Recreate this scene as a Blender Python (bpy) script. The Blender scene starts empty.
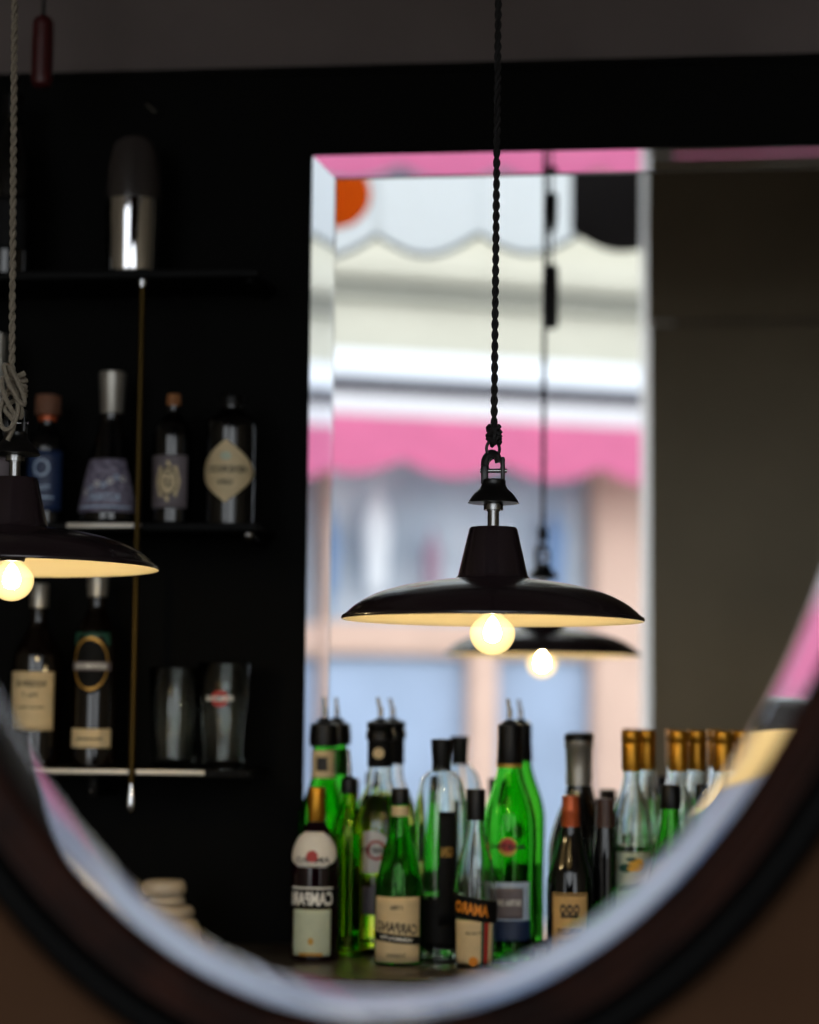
import bpy, bmesh, math, random
from mathutils import Vector, Matrix
random.seed(7)
R = math.radians
SC = bpy.context.scene
COL = SC.collection
PI = math.pi

# ------------------------------------------------------------------ camera, sky, light, exposure
cam_d = bpy.data.cameras.new('camera'); cam = bpy.data.objects.new('camera', cam_d); COL.objects.link(cam)
cam_d.sensor_fit = 'VERTICAL'; cam_d.sensor_height = 36.0; cam_d.lens = 2000 / 1024 * 36.0
cam.matrix_world = Matrix.Translation((0, 0, 1.31)) @ Matrix.Rotation(R(6.3), 4, 'Z') @ Matrix.Rotation(R(95.6), 4, 'X') @ Matrix.Rotation(R(0.55), 4, 'Z')
cam_d.dof.use_dof = True; cam_d.dof.focus_distance = 2.33; cam_d.dof.aperture_fstop = 2.1
cam_d.clip_start = 0.02
SC.camera = cam

world = bpy.data.worlds.new('overcast_sky'); SC.world = world; world.use_nodes = True
bgn = world.node_tree.nodes['Background']; bgn.inputs[0].default_value = (0.92, 0.965, 1.0, 1); bgn.inputs[1].default_value = 2.0

def portal(name, loc, rot, sx, sy):
    l = bpy.data.lights.new(name, 'AREA'); l.shape = 'RECTANGLE'; l.size = sx; l.size_y = sy
    o = bpy.data.objects.new(name, l); COL.objects.link(o); o.location = loc; o.rotation_euler = rot
    l.cycles.is_portal = True
    return o
portal('window_portal', (0, -1.42, 1.6), (R(90), 0, PI), 4.8, 2.8)         # daylight through the shop window behind the camera
portal('street_window_portal', (-1.5, 5.05, 1.5), (R(-90), 0, 0), 3.1, 2.6)

SC.view_settings.view_transform = 'Standard'; SC.view_settings.look = 'None'
SC.view_settings.gamma = 1.0; SC.view_settings.use_curve_mapping = False
SC.view_settings.exposure = 0.45
cy = SC.cycles
cy.max_bounces = 24; cy.transmission_bounces = 20; cy.transparent_max_bounces = 24; cy.diffuse_bounces = 4; cy.glossy_bounces = 8
cy.caustics_reflective = False; cy.caustics_refractive = False
cy.use_denoising = True

# ------------------------------------------------------------------ materials
def lin(h):
    out = []
    for i in (0, 2, 4):
        v = int(h[i:i+2], 16) / 255
        out.append(v / 12.92 if v <= 0.04045 else ((v + 0.055) / 1.055) ** 2.4)
    return tuple(out) + (1,)
MATS = {}
def mat(name, hexc, rough=0.5, metal=0.0, noise=0.0, nscale=30, spec=0.5, bump=0.0, coat=0.0, second=None, transl=0.0):
    if name in MATS: return MATS[name]
    m = bpy.data.materials.new(name); m.use_nodes = True; nt = m.node_tree; p = nt.nodes['Principled BSDF']
    c = lin(hexc) if isinstance(hexc, str) else tuple(hexc) + (1,)
    p.inputs['Base Color'].default_value = c; p.inputs['Roughness'].default_value = rough; p.inputs['Metallic'].default_value = metal
    p.inputs['Specular IOR Level'].default_value = spec; p.inputs['Coat Weight'].default_value = coat
    if noise or second or bump:
        tc = nt.nodes.new('ShaderNodeTexCoord'); nz = nt.nodes.new('ShaderNodeTexNoise'); nz.inputs['Scale'].default_value = nscale; nz.inputs['Detail'].default_value = 5
        nt.links.new(tc.outputs['Object'], nz.inputs['Vector'])
        if noise or second:
            mx = nt.nodes.new('ShaderNodeMix'); mx.data_type = 'RGBA'
            mx.inputs[6].default_value = c
            mx.inputs[7].default_value = lin(second) if second else tuple(max(0, v * (1 - noise)) for v in c[:3]) + (1,)
            cr = nt.nodes.new('ShaderNodeMapRange'); cr.inputs[1].default_value = 0.35; cr.inputs[2].default_value = 0.65
            nt.links.new(nz.outputs['Fac'], cr.inputs[0]); nt.links.new(cr.outputs[0], mx.inputs[0]); nt.links.new(mx.outputs[2], p.inputs['Base Color'])
        if bump:
            b = nt.nodes.new('ShaderNodeBump'); b.inputs['Strength'].default_value = bump; b.inputs['Distance'].default_value = 0.01
            nt.links.new(nz.outputs['Fac'], b.inputs['Height']); nt.links.new(b.outputs[0], p.inputs['Normal'])
    if transl:
        t = nt.nodes.new('ShaderNodeBsdfTranslucent'); t.inputs[0].default_value = c
        s = nt.nodes.new('ShaderNodeMixShader'); s.inputs[0].default_value = transl
        nt.links.new(p.outputs[0], s.inputs[1]); nt.links.new(t.outputs[0], s.inputs[2]); nt.links.new(s.outputs[0], nt.nodes['Material Output'].inputs[0])
    MATS[name] = m
    return m
def glass(name, col, ior=1.45, rough=0.0):
    if name in MATS: return MATS[name]
    m = bpy.data.materials.new(name); m.use_nodes = True; nt = m.node_tree; nt.nodes.remove(nt.nodes['Principled BSDF'])
    g = nt.nodes.new('ShaderNodeBsdfGlass'); g.inputs['Color'].default_value = tuple(col) + (1,); g.inputs['Roughness'].default_value = rough; g.inputs['IOR'].default_value = ior
    nt.links.new(g.outputs[0], nt.nodes['Material Output'].inputs[0]); MATS[name] = m
    return m
def emitter(name, col, strength, clear=0.0):
    m = bpy.data.materials.new(name); m.use_nodes = True; nt = m.node_tree; nt.nodes.remove(nt.nodes['Principled BSDF'])
    e = nt.nodes.new('ShaderNodeEmission'); e.inputs[0].default_value = tuple(col) + (1,); e.inputs[1].default_value = strength
    out = nt.nodes['Material Output'].inputs[0]
    if clear:
        t = nt.nodes.new('ShaderNodeBsdfTransparent'); s = nt.nodes.new('ShaderNodeMixShader'); s.inputs[0].default_value = clear
        nt.links.new(e.outputs[0], s.inputs[1]); nt.links.new(t.outputs[0], s.inputs[2]); nt.links.new(s.outputs[0], out)
    else: nt.links.new(e.outputs[0], out)
    MATS[name] = m
    return m

mat('black_paint', '040403', 0.65, noise=0.4, nscale=6, bump=0.05, spec=0.06)
mat('greige_plaster', '655b59', 0.9, noise=0.18, nscale=4, bump=0.15)
mat('taupe_wall', 'a2947c', 0.85, noise=0.15, nscale=3, bump=0.1)
mat('pier_wall', '3f2b1d', 1.0, spec=0.1, noise=0.25, nscale=5, bump=0.2)
mat('ceiling_paint', '8d8781', 0.9, noise=0.1)
mat('floor_boards', '2b211a', 0.5, noise=0.4, nscale=8)
mat('counter_stone', '4a433b', 0.28, noise=0.35, nscale=25)
mat('counter_wood', '1a1410', 0.5, noise=0.4, nscale=14)
mat('mahogany', '26110a', 0.4, noise=0.7, nscale=18, spec=0.08)
mat('ebony', '030303', 0.5, noise=0.4, nscale=12, spec=0.05)
mat('enamel_black', '241a1d', 0.25, coat=0.3)
mat('enamel_cream', 'efe3c4', 0.35)
mat('cast_iron', '0e0c0c', 0.35, metal=0.2)
mat('chrome', 'd9d9dc', 0.06, metal=1.0)
mat('steel', '8c8c8c', 0.25, metal=1.0)
mat('brass', '3e3118', 0.45, metal=1.0)
mat('black_cord', '0a0809', 0.8)
mat('pale_cord', '847a6a', 0.9, noise=0.3, nscale=300)
mat('red_pull', '3c0508', 0.4)
mat('dark_pull', '0c0a0b', 0.5)
mat('black_plastic', '040405', 0.4, spec=0.25)
mat('gold_foil', 'b07a1c', 0.32, metal=0.75, noise=0.2, nscale=90)
mat('copper_foil', 'b4532a', 0.4, metal=0.4)
mat('silver_foil', '9a968e', 0.35, metal=0.7)
mat('brown_foil', '3a211a', 0.45)
mat('cork', '9a6234', 0.7, noise=0.35, nscale=120)
mat('dark_cork', '6e4630', 0.75, noise=0.3, nscale=120)
mat('dark_glass', '050506', 0.05, spec=0.6)
mat('amber_glass', '0a0503', 0.05, spec=0.6)
mat('red_liquor', '14030a', 0.05, spec=0.6)
mat('paper_white', 'dcd9d2', 0.6, noise=0.06, nscale=60)
mat('paper_cream', 'd3bd93', 0.65, noise=0.1, nscale=60)
mat('paper_tan', 'c9a266', 0.65, noise=0.12, nscale=60)
mat('paper_sage', 'b9c3ac', 0.6, noise=0.08, nscale=60)
mat('paper_grey', '6d6468', 0.6, noise=0.12, nscale=80)
mat('paper_black', '060607', 0.7, spec=0.2)
mat('paper_blue', '15294d', 0.5, noise=0.2, nscale=60)
mat('paper_pale_blue', 'a9bcd4', 0.5)
mat('paper_lilac', '8a8394', 0.6, second='50495c', nscale=130)
mat('paper_green', '17493a', 0.5)
mat('print_black', '111013', 0.6)
mat('print_white', 'efeee8', 0.5)
mat('print_red', 'a3231c', 0.5)
mat('print_orange', 'd98416', 0.5)
mat('print_gold', 'b58a3a', 0.4, metal=0.4)
mat('print_yellow', 'e0a41e', 0.5)
mat('ceramic', 'b5a894', 0.35)
mat('shelf_black', '060606', 0.6, spec=0.1)
mat('shelf_edge', 'cfc6b8', 0.35, metal=0.2)
glass('clear_glass', (0.97, 0.985, 0.97))
glass('green_glass', (0.52, 0.92, 0.42))
glass('dark_green_glass', (0.40, 0.82, 0.32))
glass('olive_glass', (0.78, 0.88, 0.28))
glass('yellow_liquid', (0.97, 0.99, 0.48), 1.34)
glass('pale_liquid', (0.95, 0.97, 0.93), 1.34)
glass('mirror_glass', (0.97, 0.98, 1.0), 1.5)
mat('smoke_glass', '332e2c', 0.2, spec=0.5)
emitter('bulb_core', (1.0, 0.76, 0.40), 270)
emitter('bulb_globe', (1.0, 0.70, 0.28), 0.7, clear=0.6)
_nt = MATS['bulb_globe'].node_tree; _e = _nt.nodes.new('ShaderNodeEmission'); _e.inputs[0].default_value = (1, .68, .28, 1); _e.inputs[1].default_value = 42     # glow inside the globe
_nt.links.new(_e.outputs[0], _nt.nodes['Material Output'].inputs['Volume'])
# street
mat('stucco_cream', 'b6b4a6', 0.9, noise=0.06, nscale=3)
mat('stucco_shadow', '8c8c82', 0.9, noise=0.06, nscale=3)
mat('fascia_white', 'd6dce4', 0.7)
mat('awning_pink', 'e27aa6', 0.8, noise=0.1, nscale=6, transl=0.35)
mat('awning_white', 'e2e2e6', 0.8, transl=0.3)
mat('awning_dark', '10080a', 0.9)
mat('gap_shade', '2a2430', 0.7)  # dark tone painted in for the shaded gap under the fascia
mat('peach_wood', 'd9b9a8', 0.7, noise=0.1, nscale=4)
mat('panel_blue', '9db1cd', 0.6, noise=0.15, nscale=2)
mat('shop_glass', '9fb0c2', 0.25, second='c9d2dc', nscale=1.6)
mat('interior_white', 'dfe4ea', 0.8)
mat('interior_mauve', '9a7f92', 0.8)
mat('interior_blue', '6f8cb4', 0.8)
mat('asphalt', '7c7a78', 0.9, noise=0.2, nscale=5)
mat('pavement', 'a8a29c', 0.9, noise=0.15, nscale=5)
mat('valance_white', 'f4f8fa', 0.85, transl=0.85)
mat('valance_orange', 'f39430', 0.8, transl=0.8)
mat('valance_binding', '6f7d88', 0.9)
mat('frame_white', 'f6f6f4', 0.6)

# ------------------------------------------------------------------ mesh helpers
def tag(o, label=None, cat=None, group=None, kind=None):
    if label: o['label'] = label
    if cat: o['category'] = cat
    if group: o['group'] = group
    if kind: o['kind'] = kind
    return o
def mk(name, V, F, m, parent=None, smooth=True, angle=38):
    me = bpy.data.meshes.new(name); me.from_pydata([tuple(v) for v in V], [], F)
    bm = bmesh.new(); bm.from_mesh(me); bmesh.ops.recalc_face_normals(bm, faces=bm.faces); bm.to_mesh(me); bm.free()
    if smooth:
        me.polygons.foreach_set('use_smooth', [True] * len(me.polygons)); me.set_sharp_from_angle(angle=R(angle))
    me.materials.append(MATS[m])
    o = bpy.data.objects.new(name, me); COL.objects.link(o)
    if parent: o.parent = parent
    return o
def empty(name, loc, rz=0):
    o = bpy.data.objects.new(name, None); COL.objects.link(o); o.location = loc; o.rotation_euler = (0, 0, rz); o.empty_display_size = 0.05
    return o
def merge(*parts):
    V, F = [], []
    for v, f in parts:
        b = len(V); V += list(v); F += [tuple(i + b for i in q) for q in f]
    return V, F
def box(x0, x1, y0, y1, z0, z1, bev=0.0):
    bm = bmesh.new(); bmesh.ops.create_cube(bm, size=1)
    for v in bm.verts: v.co = Vector((x0 + (v.co.x + .5) * (x1 - x0), y0 + (v.co.y + .5) * (y1 - y0), z0 + (v.co.z + .5) * (z1 - z0)))
    if bev: bmesh.ops.bevel(bm, geom=bm.edges[:], offset=bev, segments=2, affect='EDGES', profile=0.5)
    bm.verts.ensure_lookup_table()
    V = [v.co.copy() for v in bm.verts]; F = [tuple(v.index for v in f.verts) for f in bm.faces]
    bm.free(); return V, F
def lathe(prof, n=40, cx=0, cy_=0):
    V, F, rings = [], [], []
    for r, z in prof:
        if r < 1e-6: V.append((cx, cy_, z)); rings.append([len(V) - 1])
        else:
            rings.append(list(range(len(V), len(V) + n)))
            V += [(cx + r * math.cos(2*PI*k/n), cy_ + r * math.sin(2*PI*k/n), z) for k in range(n)]
    for a, b in zip(rings, rings[1:]):
        if len(a) == 1 and len(b) == 1: continue
        for k in range(n):
            k2 = (k + 1) % n
            if len(a) == 1: F.append((a[0], b[k2], b[k]))
            elif len(b) == 1: F.append((a[k], a[k2], b[0]))
            else: F.append((a[k], a[k2], b[k2], b[k]))
    return V, F
def tube(pts, r, n=8, closed=False, cap=True):
    pts = [Vector(p) for p in pts]; rs = r if isinstance(r, (list, tuple)) else [r] * len(pts)
    V, F = [], []; N = len(pts)
    t0 = (pts[1] - pts[0]).normalized(); up = Vector((0, 0, 1)) if abs(t0.z) < .9 else Vector((1, 0, 0))
    u = t0.cross(up).normalized()
    for i, p in enumerate(pts):
        t = (pts[(i+1) % N] - pts[i-1]).normalized() if closed else (pts[min(i+1, N-1)] - pts[max(i-1, 0)]).normalized()
        u = (u - t * u.dot(t)).normalized(); w = t.cross(u)
        V += [p + (u * math.cos(2*PI*k/n) + w * math.sin(2*PI*k/n)) * rs[i] for k in range(n)]
    for i in range(N if closed else N - 1):
        j = (i + 1) % N
        for k in range(n):
            k2 = (k + 1) % n; F.append((i*n + k, i*n + k2, j*n + k2, j*n + k))
    if cap and not closed: F += [tuple(range(n))[::-1], tuple((N-1)*n + k for k in range(n))]
    return V, F
def spline(P, k=6):
    out = []
    P = [Vector(p) for p in P]; Q = [P[0]] + P + [P[-1]]
    for i in range(1, len(Q) - 2):
        for j in range(k):
            t = j / k; a, b, c, d = Q[i-1:i+3]
            out.append(0.5 * ((2*b) + (c - a)*t + (2*a - 5*b + 4*c - d)*t*t + (3*b - a - 3*c + d)*t**3))
    out.append(P[-1]); return out
def smooth_prof(P, k=5):
    return [(max(0.0, v.x), v.z) for v in spline([(r, 0, z) for r, z in P], k)]
def rad_at(prof, z):
    for (r0, z0), (r1, z1) in zip(prof, prof[1:]):
        if z0 <= z <= z1 and z1 > z0: return r0 + (r1 - r0) * (z - z0) / (z1 - z0)
    return prof[-1][0]
def children(o): return [c for c in bpy.data.objects if c.parent == o]
def copy_tree(o, parent=None):
    c = o.copy(); COL.objects.link(c); c.parent = parent
    for ch in children(o): copy_tree(ch, c)
    return c

# ------------------------------------------------------------------ the setting
# The oval glass and the bar mirror show mirror images.  The mirrored rooms are built as full rooms at the
# exact mirror-image positions, so the view stays right from any position in front of the glass.
YW = 2.962            # plane of the bar mirror / black bar wall
X0, X1 = -2.6, 2.6
def structure(name, geo, m, label=None, cat=None):
    o = mk(name, *geo, m, smooth=False); return tag(o, label, cat, kind='structure')
MX0, MX1, MZ0, MZ1 = -0.482, 0.78, 0.975, 2.152       # opening of the bar mirror
structure('wall_bar', merge(box(X0, MX0, YW, YW + .012, 0, 2.289), box(MX1, X1, YW, YW + .012, 0, 2.289), box(MX0, MX1, YW, YW + .012, MZ1, 2.289), box(MX0, MX1, YW, YW + .012, 0, MZ0)), 'black_paint',
          'black painted panel wall behind the bar shelves and mirror', 'wall')
structure('wall_upper', box(X0, X1, YW + .02, YW + .05, 2.289, 3.1), 'greige_plaster', 'dim greige plaster strip of wall above the black bar panel', 'wall')
structure('trim_1', box(X0, X1, YW - .004, YW + .02, 2.279, 2.291), 'black_paint', 'thin black capping strip along the top of the bar panel', 'trim')
structure('wall_left', box(X0 - .1, X0, -1.5, 5.1, 0, 3.1), 'taupe_wall', 'taupe side wall of the bar room beyond the left shelves', 'wall')
structure('wall_right', box(X1, X1 + .1, -1.5, 5.1, 0, 3.1), 'taupe_wall', 'taupe side wall of the bar room on the far right', 'wall')
structure('floor', box(X0, X1, -1.5, 5.0, -.05, 0), 'floor_boards', 'dark brown wooden floor of the bar room', 'floor')
structure('ceiling', box(X0, X1, -1.5, 5.1, 3.1, 3.2), 'ceiling_paint', 'pale ceiling over the bar room', 'ceiling')
structure('wall_front', merge(box(X0, -2.4, -1.5, -1.4, 0, 3.1), box(2.4, X1, -1.5, -1.4, 0, 3.1), box(-2.4, 2.4, -1.5, -1.4, 3.0, 3.1), box(-2.4, 2.4, -1.5, -1.4, 0, .2)), 'taupe_wall', 'taupe shop wall around the wide street window', 'wall')
# window wall seen in the bar mirror
WX = 0.052
structure('wall_window', merge(box(WX, X1, 5.0, 5.1, 0, 2.275), box(WX - .006, X1, 4.985, 5.1, 2.285, 3.1), box(X0, -2.95, 5.0, 5.1, 0, 3.1), box(-2.95, WX, 5.0, 5.1, 0, .3)), 'taupe_wall',
          'dim taupe wall beside the street window in the bar mirror', 'wall')
w = empty('window_1', (0, 0, 0)); tag(w, 'tall street window with white painted frame shown in the bar mirror', 'window', kind='structure')
mk('splayed_reveal', [(WX + .004, 5.004, .3), (WX - .020, 5.34, .3), (WX + .06, 5.34, .3), (WX + .06, 5.004, .3), (WX + .004, 5.004, 3.0), (WX - .020, 5.34, 3.0), (WX + .06, 5.34, 3.0), (WX + .06, 5.004, 3.0)],
   [(0, 1, 5, 4), (1, 2, 6, 5), (2, 3, 7, 6), (3, 0, 4, 7), (0, 3, 2, 1), (4, 5, 6, 7)], 'frame_white', w, smooth=False)
mk('stile', *box(-2.99, -2.93, 4.99, 5.06, .3, 2.8, .004), 'frame_white', w)
mk('sill', *box(-2.95, WX, 4.93, 5.1, .26, .31, .006), 'frame_white', w)

# pier that carries the oval mirror
OX, OZ, OY = -0.1688, 1.6555, 1.33
OA, OB, OWB = 0.3568, 0.5506, 0.0193
def ellipse_ring(A, B, y, n): return [(OX + A*math.cos(2*PI*k/n), y, OZ + B*math.sin(2*PI*k/n)) for k in range(n)]
def pier():
    angs = [2*PI*k/96 for k in range(96)]; hx0, hx1, z0, z1 = OX - .49, OX + .49, 0.0, 3.1
    for cxn, czn in ((hx0, z0), (hx1, z0), (hx0, z1), (hx1, z1)): angs.append(math.atan2(czn - OZ, cxn - OX) % (2*PI))
    angs.sort(); n = len(angs); V = []
    def rim(a):
        c, s = math.cos(a), math.sin(a); t = 1e9
        if c > 1e-9: t = min(t, (hx1 - OX)/c)
        if c < -1e-9: t = min(t, (hx0 - OX)/c)
        if s > 1e-9: t = min(t, (z1 - OZ)/s)
        if s < -1e-9: t = min(t, (z0 - OZ)/s)
        return OX + c*t, OZ + s*t
    for y, A, B in ((OY, OA + .014, OB + .015), (OY + .06, OA + .034, OB + .035)):
        for a in angs: V.append((OX + A*math.cos(a), y, OZ + B*math.sin(a)))
        for a in angs: x, z = rim(a); V.append((x, y, z))
    F = []
    for k in range(n):
        j = (k+1) % n
        F += [(k, j, n+j, n+k), (2*n+k, 3*n+k, 3*n+j, 2*n+j), (k, 2*n+k, 2*n+j, j), (n+k, n+j, 3*n+j, 3*n+k)]
    return V, F
structure('wall_pier', pier(), 'pier_wall', 'brown plastered pier wall carrying the oval mirror', 'wall')

om = empty('oval_mirror', (0, 0, 0)); tag(om, 'large oval wall mirror with dark wooden frame and glass edge cut at a slant', 'mirror')
def oval_sweep(prof, n=160):       # prof: closed list of (A, B, y)
    V, F = [], []; m_ = len(prof)
    for A, B, y in prof: V += ellipse_ring(A, B, y, n)
    for i in range(m_):
        j = (i + 1) % m_
        for k in range(n):
            k2 = (k + 1) % n; F.append((i*n+k, i*n+k2, j*n+k2, j*n+k))
    return V, F
a0, b0 = OA, OB
def fr(pts): return [(a0 + w_, b0 + w_, OY - h) for w_, h in pts]
mk('inner_moulding', *oval_sweep(fr([(-.001, -.004), (-.001, .004), (.003, .010), (.008, .012), (.012, .009), (.016, .010), (.022, .017), (.026, .018), (.029, .014), (.029, -.004)])), 'mahogany', om, angle=50)
mk('outer_moulding', *oval_sweep(fr([(.029, -.004), (.029, .016), (.034, .024), (.041, .027), (.048, .025), (.053, .017), (.056, .006), (.056, -.004)])), 'ebony', om, angle=50)
aw, tk = OWB, math.tan(R(15.2))     # the slanted glass edge: thick towards the clear glass, thin at the frame
mk('glass_bevel', *oval_sweep([(a0 - aw, b0 - aw, OY - aw*tk - .001), (a0, b0, OY - .001), (a0, b0, OY + .001), (a0 - aw, b0 - aw, OY + aw*tk + .001)]), 'mirror_glass', om, angle=30)

# bar mirror: slanted glass edges around the clear field
bmr = empty('bar_mirror', (0, 0, 0)); tag(bmr, 'tall rectangular wall mirror with slanted glass edge behind the bottles', 'mirror')
bw, bt = .036, math.tan(R(11.2)) * .036
def strip(P, Q, p, q, bt=bt):  # outer edge P-Q, inner edge p-q in (x, z)
    yc = YW + .004; V = []
    for (x, z), t in ((P, .0008), (Q, .0008), (q, bt + .0008), (p, bt + .0008)): V += [(x, yc - t, z), (x, yc + t, z)]
    return V, [(0, 2, 4, 6), (1, 7, 5, 3), (0, 1, 3, 2), (2, 3, 5, 4), (4, 5, 7, 6), (6, 7, 1, 0)]
mk('glass_bevel', *strip((MX0, MZ0), (MX0, MZ1), (MX0 + bw, MZ0 + bw), (MX0 + bw, MZ1 - bw), math.tan(R(10.2)) * bw), 'mirror_glass', bmr, smooth=False)
mk('glass_bevel', *strip((MX0, MZ1), (MX1, MZ1), (MX0 + bw, MZ1 - bw), (MX1 - bw, MZ1 - bw)), 'mirror_glass', bmr, smooth=False)
mk('glass_bevel', *strip((MX1, MZ1), (MX1, MZ0), (MX1 - bw, MZ1 - bw), (MX1 - bw, MZ0 + bw)), 'mirror_glass', bmr, smooth=False)
mk('glass_bevel', *strip((MX1, MZ0), (MX0, MZ0), (MX1 - bw, MZ0 + bw), (MX0 + bw, MZ0 + bw)), 'mirror_glass', bmr, smooth=False)

# ------------------------------------------------------------------ the street shown in the bar mirror
structure('street', box(-14, 14, 5.1, 22, -.25, -.15), 'asphalt', 'grey asphalt street outside the window', 'street')
structure('pavement', box(-14, 14, -12, -1.5, -.15, -.05), 'pavement', 'pale pavement outside the shop', 'pavement')
FA = R(22)
def facade(name): return empty(name, (-.8, 11, -.2), FA)
b = facade('shop_building'); tag(b, 'cream shop building across the street with peach timber shopfront', 'building')
Z = .2
mk('wall', *box(-5, 5, .25, 2.5, 0, 7.5), 'stucco_cream', b, smooth=False)
mk('frieze', *box(-5, 5, .05, .25, 3.25+Z, 3.56+Z, .01), 'stucco_cream', b)
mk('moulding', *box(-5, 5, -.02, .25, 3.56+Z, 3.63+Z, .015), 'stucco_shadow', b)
mk('cornice', *box(-5, 5, -.06, .25, 3.66+Z, 3.84+Z, .03), 'stucco_cream', b)
mk('fascia', *box(-5, 5, -.05, .25, 3.11+Z, 3.25+Z, .012), 'fascia_white', b)
mk('shade_strip', *box(-5, 5, .0, .25, 3.025+Z, 3.105+Z, .01), 'gap_shade', b)  # dark strip standing in for shade in the gap between fascia and awning
mk('rail', *box(-5, 5, .08, .25, 1.60+Z, 1.78+Z, .01), 'peach_wood', b)
for s0, s1, z0, z1 in ((-.05, .10, 0, 1.7), (.68, .98, 0, 2.9), (-1.9, -1.7, 0, 2.9), (2.3, 2.55, 0, 2.9), (-3.6, -3.4, 0, 2.9)):
    mk('post', *box(s0, s1, .04, .25, z0, z1 + Z, .01), 'peach_wood', b)
for s0, s1 in ((-3.4, -1.9), (-1.7, -.05), (.10, .68), (.98, 2.3)):
    mk('lower_panel', *box(s0, s1, .14, .25, .15, 1.6 + Z, .02), 'panel_blue', b)
for s0, s1 in ((-3.4, -1.9), (-1.7, .68), (.98, 2.3)):
    mk('pane', *box(s0, s1, .19, .25, 1.78 + Z, 2.9 + Z), 'shop_glass', b, smooth=False)
# goods standing in the shop window, seen as soft blotches
for s, z, wd, ht, m, nm in ((-.62, 1.85, .16, .62, 'interior_white', 'white'), (-.30, 1.83, .10, .38, 'interior_mauve', 'mauve'), (-.88, 1.82, .11, .5, 'interior_blue', 'blue'), (.12, 1.84, .12, .4, 'interior_white', 'pale'), (.42, 1.84, .12, .56, 'interior_blue', 'tall blue')):
    d = empty('window_display', (-.8 + math.cos(FA)*s, 11 + math.sin(FA)*s + .05, z)); d.rotation_euler.z = FA
    tag(d, nm + ' display figure in the shop window across the street', 'display', 'goods in the shop window')
    mk('torso', *lathe(smooth_prof([(0, .1), (wd*.32, .1), (wd*.42, .1+ht*.25), (wd*.5, .1+ht*.55), (wd*.3, .1+ht*.78), (wd*.12, .1+ht*.84), (wd*.16, .1+ht*.92), (0, .1+ht)]), 20), m, d)
    mk('foot', *lathe([(0, 0), (wd*.4, 0), (wd*.4, .012), (.012, .02), (.012, .11), (0, .11)], 16), m, d)
aw_ = facade('shop_awning'); tag(aw_, 'pink awning with scalloped valance and white top edge across the street', 'awning')
mk('canopy', *box(-3.2, 3.2, -.42, .04, 2.825+Z, 2.955+Z, .02), 'awning_white', aw_)
def scallop(w_, drop, top, y, th=.006, n=14, amp=.26):
    V = []; bot = [(-w_/2 + w_*k/n, -drop + (1 - math.sin(PI*k/n)) * drop * amp) for k in range(n + 1)]
    for yy in (y, y + th):
        V += [(x, yy, z) for x, z in bot] + [(x, yy, top) for x, _ in bot]
    m_ = n + 1; F = []
    for k in range(n):
        F += [(k, k+1, m_+k+1, m_+k), (2*m_+k, 3*m_+k, 3*m_+k+1, 2*m_+k+1), (k, 2*m_+k, 2*m_+k+1, k+1), (m_+k, m_+k+1, 3*m_+k+1, 3*m_+k)]
    F += [(0, m_, 3*m_, 2*m_), (n, 2*m_+n, 3*m_+n, m_+n)]
    return V, F
me0 = None
for k in range(-5, 6):
    o = mk('scallop', *scallop(.556, .31, 0, -.43), 'awning_pink', aw_, smooth=False) if me0 is None else bpy.data.objects.new('scallop', me0)
    if me0 is None: me0 = o.data
    else: COL.objects.link(o); o.parent = aw_
    o.location = (-.31 + .556*k, 0, 2.84 + Z)
# own awning valance hanging outside the window
va = empty('window_valance', (0, 5.4, 2.86)); tag(va, 'white scalloped valance with an orange disc hanging outside the window', 'valance')
for k in range(-9, 3):
    xc = -.553 + .284*k
    dark = k == 2
    o = mk('scallop', *scallop(.284, .305, .35, 0, .004, amp=.19), 'awning_dark' if dark else 'valance_white', va, smooth=False); o.location = (xc - .03*dark, -.006*dark, 0)
    if dark: o['label'] = 'dark brown scallop'
    else: mk('binding', *tube([(-.142 + .284*q/14, .002, -.305 + (1 - math.sin(PI*q/14)) * .305 * .19) for q in range(15)], .006, 6), 'valance_binding', o)
o = mk('orange_disc', *lathe([(0, -.003), (.094, -.003), (.094, .003), (0, .003)], 40), 'valance_orange', va); o.rotation_euler = (R(90), 0, 0); o.location = (-.806, -.005, -.131); o['label'] = 'orange disc'

# ------------------------------------------------------------------ counter
CZ = 0.963
def counter(y0, y1, label):
    c = empty('bar_counter', (0, 0, 0)); tag(c, label, 'counter')
    mk('worktop', *box(X0 + .01, X1 - .01, y0, y1, CZ - .035, CZ, .006), 'counter_stone', c)
    f0, f1 = (y0 + .05, y1) if y0 < YW - .1 else (y0, y1 - .05)
    mk('front_panel', *box(X0 + .02, X1 - .02, f0, f1, 0.005, CZ - .036), 'counter_wood', c, smooth=False)
counter(2.60, YW - .002, 'brown stone bar counter holding the row of bottles')
counter(YW + .014, 3.324, 'mirror image of the bar counter behind the bottles')

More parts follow.
